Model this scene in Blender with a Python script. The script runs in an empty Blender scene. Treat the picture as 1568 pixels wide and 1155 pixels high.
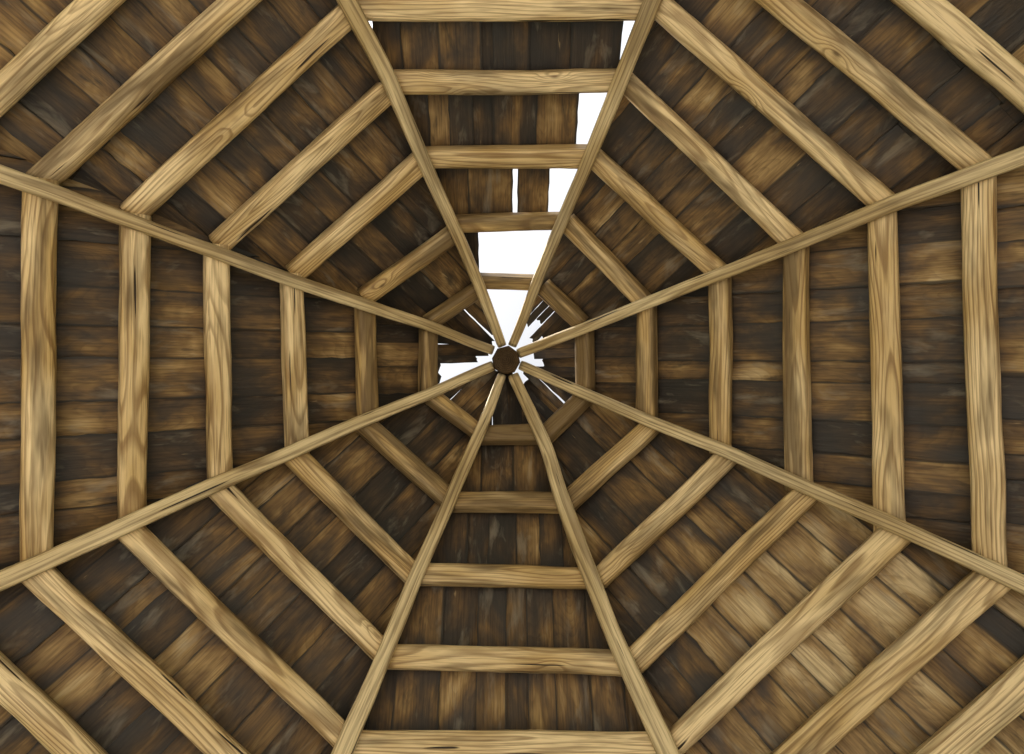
import bpy, math, random
from mathutils import Vector, noise as mnoise
random.seed(11)
F=1000.0; HX,HY=775.0,552.0; K=0.70; H=6.0; CZ=1.6
sc=bpy.context.scene
T8=math.tan(math.radians(22.5))

# ---------- node helpers ----------
class NB:
    def __init__(s,name):
        s.m=bpy.data.materials.new(name); s.m.use_nodes=True
        s.t=s.m.node_tree; s.t.nodes.clear()
        s.out=s.t.nodes.new('ShaderNodeOutputMaterial'); s.b=s.t.nodes.new('ShaderNodeBsdfPrincipled')
        s.t.links.new(s.b.outputs[0],s.out.inputs[0])
    def n(s,ty,**kw):
        nd=s.t.nodes.new(ty)
        for k,v in kw.items(): setattr(nd,k,v)
        return nd
    def put(s,sock,v):
        if isinstance(v,bpy.types.NodeSocket): s.t.links.new(v,sock)
        else: sock.default_value=v
    def math(s,op,a,b=0.0,c=None,clamp=False):
        nd=s.n('ShaderNodeMath',operation=op,use_clamp=clamp)
        s.put(nd.inputs[0],a); s.put(nd.inputs[1],b)
        if c is not None: s.put(nd.inputs[2],c)
        return nd.outputs[0]
    def vmath(s,op,a,b=(0,0,0)):
        nd=s.n('ShaderNodeVectorMath',operation=op); s.put(nd.inputs[0],a)
        if op!='LENGTH': s.put(nd.inputs[1],b)
        return nd.outputs['Value' if op=='LENGTH' else 0]
    def noise(s,v,scale=1,detail=2,rough=.5,dist=0.0):
        nd=s.n('ShaderNodeTexNoise'); s.put(nd.inputs['Vector'],v)
        nd.inputs['Scale'].default_value=scale; nd.inputs['Detail'].default_value=detail
        nd.inputs['Roughness'].default_value=rough; nd.inputs['Distortion'].default_value=dist
        return nd.outputs[0]
    def ramp(s,f,stops,interp='LINEAR'):
        nd=s.n('ShaderNodeValToRGB'); s.put(nd.inputs[0],f); cr=nd.color_ramp; cr.interpolation=interp
        while len(cr.elements)<len(stops): cr.elements.new(.5)
        for e,(p,c) in zip(cr.elements,stops):
            e.position=p; e.color=(c,c,c,1) if not isinstance(c,tuple) else (*c,1)
        return nd.outputs[0]
    def mix(s,f,a,b,mode='MIX'):
        nd=s.n('ShaderNodeMix',data_type='RGBA',blend_type=mode)
        s.put(nd.inputs[0],f)
        for sk,v in ((nd.inputs[6],a),(nd.inputs[7],b)):
            s.put(sk,(*v,1) if isinstance(v,tuple) else v)
        return nd.outputs[2]
    def attr(s,name,o):
        nd=s.n('ShaderNodeAttribute',attribute_name=name); return nd.outputs[o]
    def bump(s,h,strength,dist):
        nd=s.n('ShaderNodeBump'); s.put(nd.inputs['Height'],h); nd.inputs['Strength'].default_value=strength
        nd.inputs['Distance'].default_value=dist; s.t.links.new(nd.outputs[0],s.b.inputs['Normal'])

def log_material(name,light,mid,dark,grime,ringw=0.02,amp=0.11,grimeamt=.5,stretch=.75,ringamt=.9,spec=.4):
    b=NB(name); wc=b.attr('wc','Vector'); seed=b.attr('seed','Fac')
    d=b.noise(b.vmath('MULTIPLY',wc,(stretch,3.6,3.6)),1,1.0,.35)
    vo=b.n('ShaderNodeTexVoronoi'); b.put(vo.inputs['Vector'],b.vmath('MULTIPLY',wc,(1.5,4.2,4.2)))
    vo.inputs['Scale'].default_value=1.0
    vd=vo.outputs['Distance']
    sepc=b.n('ShaderNodeSeparateColor'); b.put(sepc.inputs[0],vo.outputs['Color'])
    has=b.math('GREATER_THAN',sepc.outputs[0],.68)
    mr=b.n('ShaderNodeMapRange',interpolation_type='SMOOTHERSTEP'); b.put(mr.inputs[0],vd)
    mr.inputs[1].default_value=0.0; mr.inputs[2].default_value=0.30; mr.inputs[3].default_value=1; mr.inputs[4].default_value=0
    knot=b.math('MULTIPLY',mr.outputs[0],has)
    r=b.vmath('LENGTH',b.vmath('MULTIPLY',wc,(0,1,1)))
    r=b.math('ADD',r,b.math('MULTIPLY',d,amp)); r=b.math('ADD',r,b.math('MULTIPLY',knot,.045))
    fr=b.math('FRACT',b.math('DIVIDE',r,ringw))
    ring=b.ramp(fr,[(0,.0),(.50,.10),(.78,1.0),(.90,.9),(1,.0)])
    fib=b.noise(b.vmath('MULTIPLY',wc,(3,95,95)),1,2,.6)
    big=b.noise(b.vmath('MULTIPLY',b.vmath('ADD',wc,(9.3,2.1,5)),(1.0,4,4)),1,2.5,.55)
    bigs=b.math('ADD',big,b.math('MULTIPLY',b.math('SUBTRACT',seed,.5),.22))
    base=b.mix(b.ramp(bigs,[(.38,0.0),(.62,1.0)]),mid,light)
    ramt=b.math('MULTIPLY',ring,b.ramp(big,[(.35,1.0),(.65,.55)]))
    col=b.mix(b.math('MULTIPLY',ramt,ringamt),base,dark)
    kc=b.math('MULTIPLY',b.ramp(vd,[(0.02,1.0),(.07,0.0)]),b.math('MULTIPLY',has,.85))
    col=b.mix(kc,col,tuple(x*.4 for x in dark))
    col=b.mix(b.ramp(fib,[(.3,.6),(.52,0.0)]),col,dark)
    gn=b.noise(b.vmath('MULTIPLY',b.vmath('ADD',wc,(1.7,8,3)),(1.1,8,8)),1,3,.6)
    gs=b.math('ADD',gn,b.math('MULTIPLY',b.math('SUBTRACT',.6,seed),.14))
    col=b.mix(b.math('MULTIPLY',b.ramp(gs,[(.50,0.0),(.68,1.0)]),grimeamt),col,grime)
    ck=b.noise(b.vmath('MULTIPLY',wc,(1.2,36,36)),1,1,.5)
    ckm=b.ramp(ck,[(.25,1.0),(.275,0.0)])
    col=b.mix(ckm,col,tuple(x*.12 for x in dark))
    b.put(b.b.inputs['Base Color'],col)
    b.put(b.b.inputs['Roughness'],b.ramp(gn,[(.3,.42),(.7,.75)]))
    b.b.inputs['Specular IOR Level'].default_value=spec
    hgt=b.math('SUBTRACT',b.math('MULTIPLY',fib,.8),b.math('MULTIPLY',ckm,1.5))
    b.bump(hgt,.7,.006)
    return b.m

M_PUR=log_material('rough_sawn_pine',(.84,.675,.40),(.55,.385,.16),(.19,.100,.030),(.095,.060,.027),ringw=.0215,amp=.17,grimeamt=.78,ringamt=.82)
M_RAF=log_material('weathered_rafter_wood',(.72,.59,.35),(.47,.35,.165),(.16,.10,.042),(.12,.085,.045),ringw=.024,amp=.11,stretch=.5,ringamt=.78)
M_HUB=log_material('hub_end_grain',(.095,.058,.025),(.065,.040,.018),(.02,.012,.006),(.02,.012,.006),ringw=.016,amp=.03,spec=.1)

def board_material():
    b=NB('stained_roof_board'); wc=b.attr('wc','Vector'); seed=b.attr('seed','Fac'); bay=b.attr('bay','Fac'); lat=b.attr('lat','Fac')
    fib=b.noise(b.vmath('MULTIPLY',wc,(3.0,70,70)),1,3,.6)
    blot=b.noise(b.vmath('MULTIPLY',wc,(2.0,3.4,4)),1,3.5,.58,.4)
    streak=b.noise(b.vmath('MULTIPLY',wc,(1.3,13,14)),1,3,.6)
    edge=b.math('MULTIPLY',b.math('ABSOLUTE',b.math('SUBTRACT',bay,.5)),2.0)   # contact shade beside the purlins, painted into the board colour
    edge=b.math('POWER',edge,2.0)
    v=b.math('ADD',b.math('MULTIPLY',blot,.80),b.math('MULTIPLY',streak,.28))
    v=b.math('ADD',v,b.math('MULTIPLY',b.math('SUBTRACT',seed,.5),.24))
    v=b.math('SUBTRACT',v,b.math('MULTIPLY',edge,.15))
    col=b.ramp(v,[(.34,(.019,.014,.010)),(.44,(.042,.027,.015)),(.52,(.085,.050,.021)),(.61,(.185,.108,.036)),(.72,(.37,.245,.100)),(.86,(.64,.51,.30))])
    d=b.noise(b.vmath('MULTIPLY',wc,(.7,3.2,3.2)),1,1,.4)
    fr=b.math('FRACT',b.math('DIVIDE',d,.035))
    ring=b.ramp(fr,[(0,0.0),(.6,.3),(.9,1.0),(1,0.0)])
    col=b.mix(b.math('MULTIPLY',ring,.32),col,b.mix(1.0,col,(.35,.28,.22),'MULTIPLY'))
    col=b.mix(b.ramp(fib,[(.34,.55),(.56,0.0)]),col,b.mix(1.0,col,(.25,.2,.17),'MULTIPLY'))
    gm=b.noise(b.vmath('MULTIPLY',b.vmath('ADD',wc,(4,4,4)),(2.2,7,7)),1,4,.62,.5)
    col=b.mix(b.math('MULTIPLY',b.ramp(gm,[(.56,0.0),(.70,1.0)]),.45),col,(.25,.22,.17))
    col=b.mix(b.math('MULTIPLY',b.ramp(gm,[(.28,1.0),(.41,0.0)]),.75),col,(.014,.011,.008))
    # chipped, torn fibres: long thin slivers with feathered edges
    sc_=b.noise(b.vmath('MULTIPLY',b.vmath('ADD',wc,(3,14,4)),(3.0,24,20)),1,4,.62,.3)
    scar=b.math('MULTIPLY',b.ramp(sc_,[(.70,0.0),(.76,1.0)]),.6)
    col=b.mix(scar,col,(.40,.29,.15))
    le=b.math('ABSOLUTE',b.math('SUBTRACT',lat,.5))
    lm=b.ramp(le,[(.435,0.0),(.47,.85)])           # dark gap line drawn into the colour along each board edge
    col=b.mix(lm,col,(.010,.008,.006))
    b.put(b.b.inputs['Base Color'],col); b.put(b.b.inputs['Roughness'],b.ramp(blot,[(.3,.45),(.7,.7)])); b.b.inputs['Specular IOR Level'].default_value=.4
    b.bump(b.math('ADD',b.math('MULTIPLY',fib,.7),b.math('MULTIPLY',streak,.7)),.7,.007)
    return b.m
M_BRD=board_material()

def simple_noise_mat(name,c1,c2,scale,rough=.9):
    b=NB(name); tc=b.n('ShaderNodeTexCoord').outputs['Object']
    n1=b.noise(tc,scale,3,.65); col=b.mix(b.ramp(n1,[(.35,0.0),(.65,1.0)]),c1,c2)
    b.put(b.b.inputs['Base Color'],col); b.b.inputs['Roughness'].default_value=rough
    return b.m
M_GND=simple_noise_mat('short_grass',(.06,.085,.03),(.10,.11,.05),3)
M_FLR=simple_noise_mat('limestone_paving',(.64,.57,.47),(.72,.65,.55),3)

# ---------- geometry helpers ----------
def root(name,loc=(0,0,0)):
    e=bpy.data.objects.new(name,None); sc.collection.objects.link(e); e.location=loc; return e
GAZ=root('octagonal_wooden_gazebo')
def mesh_obj(name,verts,faces,wc,seeds,mat,parent=GAZ,smooth=False,bay=None,lat=None):
    me=bpy.data.meshes.new(name); me.from_pydata([tuple(v) for v in verts],[],faces)
    if wc:
        a=me.attributes.new('wc','FLOAT_VECTOR','POINT'); a.data.foreach_set('vector',[c for v in wc for c in v])
        a=me.attributes.new('seed','FLOAT','POINT'); a.data.foreach_set('value',seeds)
    if bay:
        a=me.attributes.new('bay','FLOAT','POINT'); a.data.foreach_set('value',bay)
        a=me.attributes.new('lat','FLOAT','POINT'); a.data.foreach_set('value',lat)
    me.materials.append(mat)
    if smooth: me.shade_smooth()
    me.update(); ob=bpy.data.objects.new(name,me); sc.collection.objects.link(ob)
    if parent: ob.parent=parent
    return ob

def depth_at(s,h=H): return h/(1+K*s/F)
def lift(px,py,nrm,h):
    dx,dy=px-HX,py-HY; s=dx*nrm[0]+dy*nrm[1]; Z=depth_at(s,h)
    return Vector((dx*Z/F,dy*Z/F,CZ+Z)),Z

def loft(name,pts,radii,aspect,mat,sq=3.0,wob=.010,seed=None,up=Vector((0,0,1)),nseg=32,rough=.05,parent=GAZ,amt=1.0):
    seed=random.random() if seed is None else seed
    L=[0]
    for i in range(1,len(pts)): L.append(L[-1]+(pts[i]-pts[i-1]).length)
    tot=L[-1]; N=max(10,int(tot/.045)); P=[];R=[]
    for i in range(N+1):
        t=tot*i/N; j=0
        while j<len(L)-2 and L[j+1]<t: j+=1
        u=(t-L[j])/max(1e-6,L[j+1]-L[j])
        P.append(pts[j].lerp(pts[j+1],u)); R.append(radii[j]*(1-u)+radii[j+1]*u)
    for _ in range(6):
        P=[P[0]]+[(P[i-1]+P[i]*2+P[i+1])/4 for i in range(1,N)]+[P[-1]]
    V=[];W=[];Fc=[]; oy=random.choice([-1,1])*random.uniform(.01,.07); oz=random.uniform(-.04,.16); ox=random.uniform(0,90)
    so=Vector((seed*91,seed*53,7)); tw0=random.uniform(-.10,.10)
    for i in range(N+1):
        d=(P[min(N,i+1)]-P[max(0,i-1)]).normalized(); side=d.cross(up).normalized(); n=side.cross(d).normalized()
        t=tot*i/N
        sh=mnoise.noise(Vector((t*.8,0,0))+so)*wob*1.6; sh2=mnoise.noise(Vector((t*2.7,4,0))+so)*wob*.5
        wv=1+rough*1.0*mnoise.noise(Vector((t*1.7,9,0))+so)
        for k in range(nseg):
            a=2*math.pi*(k+.5)/nseg; c,s_=math.cos(a),math.sin(a)
            q=(abs(c)**sq+abs(s_)**sq)**(-1/sq)
            x=c*q; y=s_*q
            x,y=x-y*tw0,y+x*tw0
            nn=1+rough*amt*.7*mnoise.noise(Vector((t*3.0,c*1.2,s_*1.2))+so)+rough*.45*mnoise.noise(Vector((t*9,c*2.5,s_*2.5))+so)
            rr=R[i]*wv*nn
            V.append(P[i]+side*(x*rr+sh+sh2)+n*(y*rr*aspect)); W.append((ox+t,x*R[i]+oy,y*R[i]*aspect+oz))
    for i in range(N):
        for k in range(nseg):
            a=i*nseg+k; b_=i*nseg+(k+1)%nseg; Fc.append((a,a+nseg,b_+nseg,b_))
    Fc.append(tuple(range(nseg))); Fc.append(tuple(N*nseg+k for k in reversed(range(nseg))))
    return mesh_obj(name,V,Fc,W,[seed]*len(V),mat,parent,smooth=True)

# ---------- sectors ----------
def nv(deg): a=math.radians(deg); return (math.cos(a),math.sin(a))
SEC={'n':-90,'ne':-45,'e':0,'se':45,'s':90,'sw':135,'w':180,'nw':-135}
PUR={
 'n':[((735,430),(824,433),25),((695,343),(860,338),30),((643,241),(902,240),34),((598,127),(950,124),38),((535,12),(998,11),40),((484,-112),(1048,-114),42),((425,-252),(1105,-253),45)],
 'ne':[((833,441),(889,494),29),((872,345),(988,463),33),((912,245),(1102,418),35),((957,125),(1220,373),38),((1004,5),(1358,314),42),((1049,-116),(1502,258),45),((1105,-253),(1655,212),48)],
 'e':[((895,508),(896,594),29),((991,470),(991,638),34),((1102,422),(1103,686),37),((1219,380),(1222,742),40),((1351,330),(1362,806),47),((1498,272),(1515,870),50),((1655,212),(1672,938),52)],
 'se':[((835,668),(897,606),30),((873,768),(993,656),34),((922,883),(1110,702),36),((976,1008),(1232,760),42),((1030,1142),(1372,814),46),((1085,1272),(1528,880),52),((1145,1425),(1680,945),54)],
 's':[((734,667),(830,665),32),((700,769),(858,769),34),((648,881),(905,886),36),((592,1006),(955,1016),40),((530,1140),(1018,1143),42),((475,1275),(1080,1275),46),((410,1430),(1145,1430),48)],
 'sw':[((655,603),(738,667),29),((560,650),(685,764),33),((450,699),(634,884),37),((335,748),(590,1004),40),((200,815),(530,1135),42),((57,876),(470,1268),45),((-100,943),(405,1425),50)],
 'w':[((656,508),(655,600),30),((559,472),(563,640),35),((448,428),(454,688),38),((333,385),(337,738),40),((208,340),(203,798),45),((64,287),(56,864),50),((-95,228),(-100,938),52)],
 'nw':[((658,494),(732,444),27),((562,452),(690,360),33),((455,415),(640,251),36),((340,370),(585,145),38),((208,322),(530,26),42),((68,272),(484,-108),45),((-90,225),(425,-253),48)],
}
HP=H+.125; HR=H
for s,deg in SEC.items():
    n=nv(deg)
    for ri,(a,b_,w) in enumerate(PUR[s]):
        A,Za=lift(*a,n,HP); B,Zb=lift(*b_,n,HP)
        Z=(Za+Zb)/2; r=w*Z/F*.5*.87
        nup=Vector((n[0]*math.sin(math.atan(K)),n[1]*math.sin(math.atan(K)),math.cos(math.atan(K))))
        ex=(B-A).normalized()*(.040 if ri else .02)
        A=A-ex; B=B+ex
        pts=[A,A.lerp(B,.5),B]
        e1=random.uniform(.93,1.06); e2=2-e1
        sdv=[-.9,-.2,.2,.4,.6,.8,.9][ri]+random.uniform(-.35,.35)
        loft('purlin',pts,[r*e1,r,r*e2],.92,M_PUR,sq=random.uniform(3.2,5.5),wob=.009 if w>30 else .004,up=nup,rough=.05,seed=sdv)

# ---------- rafters ----------
RAF={
 'nnw':[(768,527,14),(742,455,17),(703,363,19),(648,242,22),(598,125,25),(530,0,29),(478,-116,31),(400,-300,34)],
 'nne':[(786,527,14),(824,430,17),(861,338,19),(905,236,22),(952,122,25),(1000,0,28),(1050,-116,31),(1130,-300,34)],
 'ene':[(797,540,16),(885,506,18),(986,466,19),(1110,417,21),(1222,372,23),(1365,314,26),(1500,264,29),(1700,190,32)],
 'ese':[(800,560,15),(893,601,18),(1000,648,19),(1110,690,21),(1235,748,23),(1370,806,26),(1520,872,28),(1700,955,32)],
 'sse':[(787,578,18),(835,680,21),(860,765,24),(903,880,26),(953,1005,29),(1015,1140,33),(1070,1255,34),(1150,1440,36)],
 'ssw':[(768,577,14),(740,650,18),(692,758,21),(642,872,23),(592,1000,26),(530,1140,32),(480,1250,34),(400,1440,36)],
 'wsw':[(752,562,16),(652,605,18),(560,642,20),(450,690,22),(335,738,25),(200,802,28),(55,866,30),(-130,945,34)],
 'wnw':[(752,535,15),(660,501,17),(560,468,19),(455,432,21),(350,393,22),(212,343,24),(72,292,27),(-130,222,32)],
}
for i,(nm,pl) in enumerate(RAF.items()):
    pts=[];rad=[]
    for (px,py,w) in pl:
        dx,dy=px-HX,py-HY; s=math.hypot(dx,dy)*math.cos(math.radians(22.5)); Z=depth_at(s,HR)
        pts.append(Vector((dx*Z/F,dy*Z/F,CZ+Z))); rad.append(w*Z/F*.5*.96)
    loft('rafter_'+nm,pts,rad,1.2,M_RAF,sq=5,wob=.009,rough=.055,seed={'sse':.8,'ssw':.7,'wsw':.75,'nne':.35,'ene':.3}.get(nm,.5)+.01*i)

# ---------- hub ----------
def hub():
    V=[];W=[];Fc=[];n=8; hr=22*H/F; rings=[(-.19,hr*.9),(-.172,hr),(.22,hr*1.0),(.30,hr*.7)]
    for z,r in rings:
        for k in range(n):
            a=math.radians(45*k+10)+random.uniform(-.05,.05); rr=r*random.uniform(.96,1.03); V.append(Vector((math.cos(a)*rr,math.sin(a)*rr,CZ+H+z)))
            W.append((z*3,math.cos(a)*r,math.sin(a)*r))
    for i in range(3):
        for k in range(n): a=i*n+k; b_=i*n+(k+1)%n; Fc.append((a,b_,b_+n,a+n))
    c=len(V); V.append(Vector((0,0,CZ+H-.2))); W.append((0,0.01,0.01))
    for k in range(n): Fc.append((c,(k+1)%n,k))
    Fc.append(tuple(3*n+k for k in range(n)))
    mesh_obj('hub_block',V,Fc,W,[.4]*len(V),M_HUB)
hub()

# ---------- roof boards ----------
HB=H+.235
def clip(poly,fn):
    out=[]
    for i in range(len(poly)):
        p,q=poly[i],poly[(i+1)%len(poly)]; a,b_=fn(p),fn(q)
        if a>=0: out.append(p)
        if (a>=0)!=(b_>=0):
            u=a/(a-b_); out.append((p[0]+(q[0]-p[0])*u,p[1]+(q[1]-p[1])*u))
    return out
def Rof(s): return s*depth_at(s,HB)/F
class Acc:
    def __init__(s): s.V=[];s.F=[];s.W=[];s.S=[];s.B=[];s.T=[]
def add_board(acc,deg,t0,t1,a0,a1,lay,seed,ragged=0,th=.024,skew=0.0,mp=.012,mn=.012,ovl=.04,jit=.012):
    n=nv(deg); tv=(-n[1],n[0]); m=8
    so=random.uniform(0,99)
    L=[(t0+jit*mnoise.noise(Vector((so,i*.9,1))),a0+(a1-a0)*i/m) for i in range(m+1)]
    Rr=[(t1+jit*mnoise.noise(Vector((so,i*.9,5))),a0+(a1-a0)*i/m) for i in range(m+1)]
    bot=[]
    if ragged>0:
        k=random.randint(1,3)
        bot=[(t1+(t0-t1)*(i+random.uniform(-.3,.3))/(k+1),a0+random.uniform(-1,1)*ragged) for i in range(1,k+1)]
    poly=L+Rr[::-1]+bot
    poly=[(t+skew*(a-a0),a) for t,a in poly]
    poly=clip(poly,lambda p:p[1]*T8+mp-p[0])
    if len(poly)<3: return
    poly=clip(poly,lambda p:p[1]*T8+mn+p[0])
    if len(poly)<3: return
    ar=abs(sum(poly[i][0]*poly[(i+1)%len(poly)][1]-poly[(i+1)%len(poly)][0]*poly[i][1] for i in range(len(poly))))/2
    if ar<.0006: return
    b0=len(acc.V); k=len(poly); ox,oy=random.uniform(0,80),random.uniform(0,80)
    tl=random.uniform(-.06,.06); tm=(t0+t1)/2
    for z in (0,th):
        for (t,a) in poly:
            zz=HB-K*a+lay+z+(t-tm)*tl
            acc.V.append((n[0]*a+tv[0]*t,n[1]*a+tv[1]*t,CZ+zz)); acc.W.append((ox+a*1.22,oy+t,z)); acc.S.append(seed)
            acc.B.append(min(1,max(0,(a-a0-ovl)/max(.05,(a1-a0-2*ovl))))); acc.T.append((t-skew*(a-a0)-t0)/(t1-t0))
    acc.F.append(tuple(range(b0,b0+k))); acc.F.append(tuple(reversed(range(b0+k,b0+2*k))))
    for i in range(k): j=(i+1)%k; acc.F.append((b0+i,b0+k+i,b0+k+j,b0+j))
RINGS={s:[] for s in SEC}
for s,deg in SEC.items():
    n=nv(deg)
    for (a,b_,w) in PUR[s]:
        RINGS[s].append(((a[0]+b_[0])/2-HX)*n[0]+((a[1]+b_[1])/2-HY)*n[1])
def cols(amax):
    e=[-amax*T8-random.uniform(.05,.2)]
    while e[-1]<amax*T8+.05: e.append(e[-1]+random.choice([.17,.20,.23,.25,.28,.32])*random.uniform(.93,1.07))
    return e
for s,deg in SEC.items():
    acc=Acc(); rg=[Rof(x) for x in RINGS[s]]; rg.append(rg[-1]+.35)
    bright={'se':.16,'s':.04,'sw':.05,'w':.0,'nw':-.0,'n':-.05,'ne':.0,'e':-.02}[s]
    e=cols(rg[-1])
    for bay in range(0,len(rg)-1):
        a0,a1=rg[bay],rg[bay+1]
        if bay and random.random()<.45: e=cols(rg[-1])
        if s=='n' and bay<4:
            mid=(RINGS[s][bay]+RINGS[s][bay+1])/2; Z=depth_at(mid,HB)
            L={3:[(573,612),(612,673),(673,735),(735,757),(757,808),(808,876),(876,951)],
               2:[(590,655),(655,690),(690,722),(722,757),(757,820),(820,885)],
               1:[(625,672),(672,718),(718,785.5),(792.5,841)],
               0:[(690,733)]}[bay]
            for i,(x0,x1) in enumerate(L):
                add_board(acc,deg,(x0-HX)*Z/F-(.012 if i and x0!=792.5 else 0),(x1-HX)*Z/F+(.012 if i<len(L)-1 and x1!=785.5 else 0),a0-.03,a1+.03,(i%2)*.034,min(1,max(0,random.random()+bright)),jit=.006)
            continue
        for i in range(len(e)-1):
            t0,t1=e[i]-.014,e[i+1]+.014
            tmid=(e[i]+e[i+1])/2
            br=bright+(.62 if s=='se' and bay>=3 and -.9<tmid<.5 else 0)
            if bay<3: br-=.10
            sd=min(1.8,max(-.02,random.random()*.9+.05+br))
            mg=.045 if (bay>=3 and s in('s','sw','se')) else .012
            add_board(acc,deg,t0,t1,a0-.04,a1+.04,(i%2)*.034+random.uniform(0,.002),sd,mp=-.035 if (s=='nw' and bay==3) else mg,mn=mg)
    a1=rg[0]+.04
    px=depth_at(70,HB)/F
    INN={
     'n':[],
     'ne':[(-60,-38,95),(-38,-25,76),(-22,-13,60),(-11,-2,78),(2,12,50),(13,24,66),(25,45,46),(45,60,54)],
     'e':[(-60,-34,50),(-34,-16,40),(-16,-3,44),(-3,10,58),(10,25,42),(25,42,56),(42,60,60)],
     'se':[(-60,-30,50),(-30,-17,42),(-15,-5,34),(-5,8,46),(8,20,32),(20,40,36),(40,60,50)],
     's':[(-60,-25,30),(-25,0,16),(0,22,18),(22,60,40)],
     'sw':[(-60,-22,20),(-22,-3,20),(-3,16,22),(16,34,20),(34,60,30)],
     'w':[(-60,-34,104),(-34,-2,101),(-2,8,44),(8,25,28),(25,60,40)],
     'nw':[(-60,-24,34),(-24,-8,46),(-8,8,34),(13,28,44),(28,60,74)],
    }[s]
    for i,(x0,x1,st) in enumerate(INN):
        add_board(acc,deg,x0*px-.006,x1*px+.006,st*px,a1,(i%2)*.034,random.random()*.7,ragged=.022,skew=random.uniform(-.04,.04),jit=.004)
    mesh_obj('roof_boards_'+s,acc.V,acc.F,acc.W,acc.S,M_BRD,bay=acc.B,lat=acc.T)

# hip caps outside
c8=math.cos(math.radians(22.5))
for i in range(8):
    a=math.radians(22.5+45*i); pts=[]
    for ap in ((2.75,3.3,3.75) if i in (5,6) else (.85,2.0,3.3,3.75)):
        R=ap/c8; pts.append(Vector((math.cos(a)*R,math.sin(a)*R,CZ+HB-K*ap+.085)))
    loft('hip_cap',pts,[.09]*len(pts),.18,M_RAF,sq=4,wob=.003,rough=.02,nseg=12)

# ---------- supporting structure ----------
apE=3.62; zE=CZ+H-K*apE-.18
for i in range(8):
    a=math.radians(22.5+45*i); R=apE/c8
    p=Vector((math.cos(a)*R,math.sin(a)*R,0))
    loft('post',[p+Vector((0,0,.12)),p+Vector((0,0,2.5)),p+Vector((0,0,zE-.1))],[.11,.105,.10],1,M_RAF,sq=5,up=Vector((1,0,0)))
    b2=math.radians(22.5+45*(i+1)); q=Vector((math.cos(b2)*R,math.sin(b2)*R,0))
    loft('eaves_beam',[p+Vector((0,0,zE)),(p+q)/2+Vector((0,0,zE)),q+Vector((0,0,zE))],[.09,.09,.09],1.1,M_PUR,sq=4)
    acc=Acc(); dd=(q-p).normalized(); nn=Vector((dd.y,-dd.x,0)); Lw=(q-p).length; m=13  # unseen plank skirt added below the eaves to block low sky light
    for j in range(m):
        u0=.12+(Lw-.24)*j/m; u1=.12+(Lw-.24)*(j+1)/m-.006; lo_=zE-1.15+random.uniform(-.02,.02); b0=len(acc.V); sd_=random.random(); ox=random.uniform(0,50)
        for off in (-.012,.012):
            for (u,z) in ((u0,lo_),(u1,lo_),(u1,zE-.10),(u0,zE-.10)):
                acc.V.append(p+dd*u+nn*off+Vector((0,0,z))); acc.W.append((ox+z,ox+u,off)); acc.S.append(sd_); acc.B.append(.5); acc.T.append(.5)
        for f in ((0,1,2,3),(7,6,5,4),(0,4,5,1),(1,5,6,2),(2,6,7,3),(3,7,4,0)): acc.F.append(tuple(b0+x for x in f))
    mesh_obj('light_blocker_boards',acc.V,acc.F,acc.W,acc.S,M_BRD,bay=acc.B,lat=acc.T)
# paved octagonal floor
V=[];Fc=[]
RF=5.6
for z,R in ((.004,RF),(.12,RF),(.135,RF-.03)):
    for k in range(8):
        a=math.radians(22.5+45*k); V.append((math.cos(a)*R,math.sin(a)*R,z))
for i in range(2):
    for k in range(8): Fc.append((i*8+k,i*8+(k+1)%8,(i+1)*8+(k+1)%8,(i+1)*8+k))
Fc.append(tuple(16+k for k in range(8)))
mesh_obj('paved_floor',V,Fc,None,None,M_FLR)
mesh_obj('ground',[(-400,-400,0),(400,-400,0),(400,400,0),(-400,400,0)],[(0,1,2,3)],None,None,M_GND,parent=None)

# ---------- world & sun ----------
w=bpy.data.worlds.new('World'); sc.world=w; w.use_nodes=True; t=w.node_tree; bg=t.nodes['Background']
sky=t.nodes.new('ShaderNodeTexSky'); sky.sky_type='NISHITA'; sky.sun_disc=False
sd=Vector((-.75,-.6,0)).normalized(); el=math.radians(36)
sky.sun_elevation=el; sky.sun_rotation=math.atan2(sd.x,sd.y); sky.dust_density=6; sky.air_density=1.0; sky.ozone_density=.5
hs=t.nodes.new('ShaderNodeHueSaturation'); hs.inputs['Saturation'].default_value=.12; hs.inputs['Value'].default_value=2.6
t.links.new(sky.outputs[0],hs.inputs['Color']); t.links.new(hs.outputs[0],bg.inputs[0]); bg.inputs[1].default_value=.15
L=bpy.data.lights.new('sun','SUN'); L.energy=5; L.angle=math.radians(.5); L.color=(1,.95,.86)
lo=bpy.data.objects.new('sun',L); sc.collection.objects.link(lo)
dirv=-(Vector((sd.x*math.cos(el),sd.y*math.cos(el),math.sin(el))))
lo.rotation_euler=dirv.to_track_quat('-Z','Y').to_euler(); lo.location=(-10,-8,12)

# ---------- camera ----------
cam=bpy.data.cameras.new('camera'); co=bpy.data.objects.new('camera',cam); sc.collection.objects.link(co); sc.camera=co
co.location=(0,0,CZ); co.rotation_euler=(math.pi,0,0)
cam.sensor_width=36; cam.sensor_fit='HORIZONTAL'; cam.lens=36*F/1568; cam.shift_x=9/1568; cam.shift_y=-25.5/1568
cam.clip_start=.05; cam.clip_end=2000
sc.view_settings.view_transform='Standard'; sc.view_settings.look='None'; sc.view_settings.exposure=0
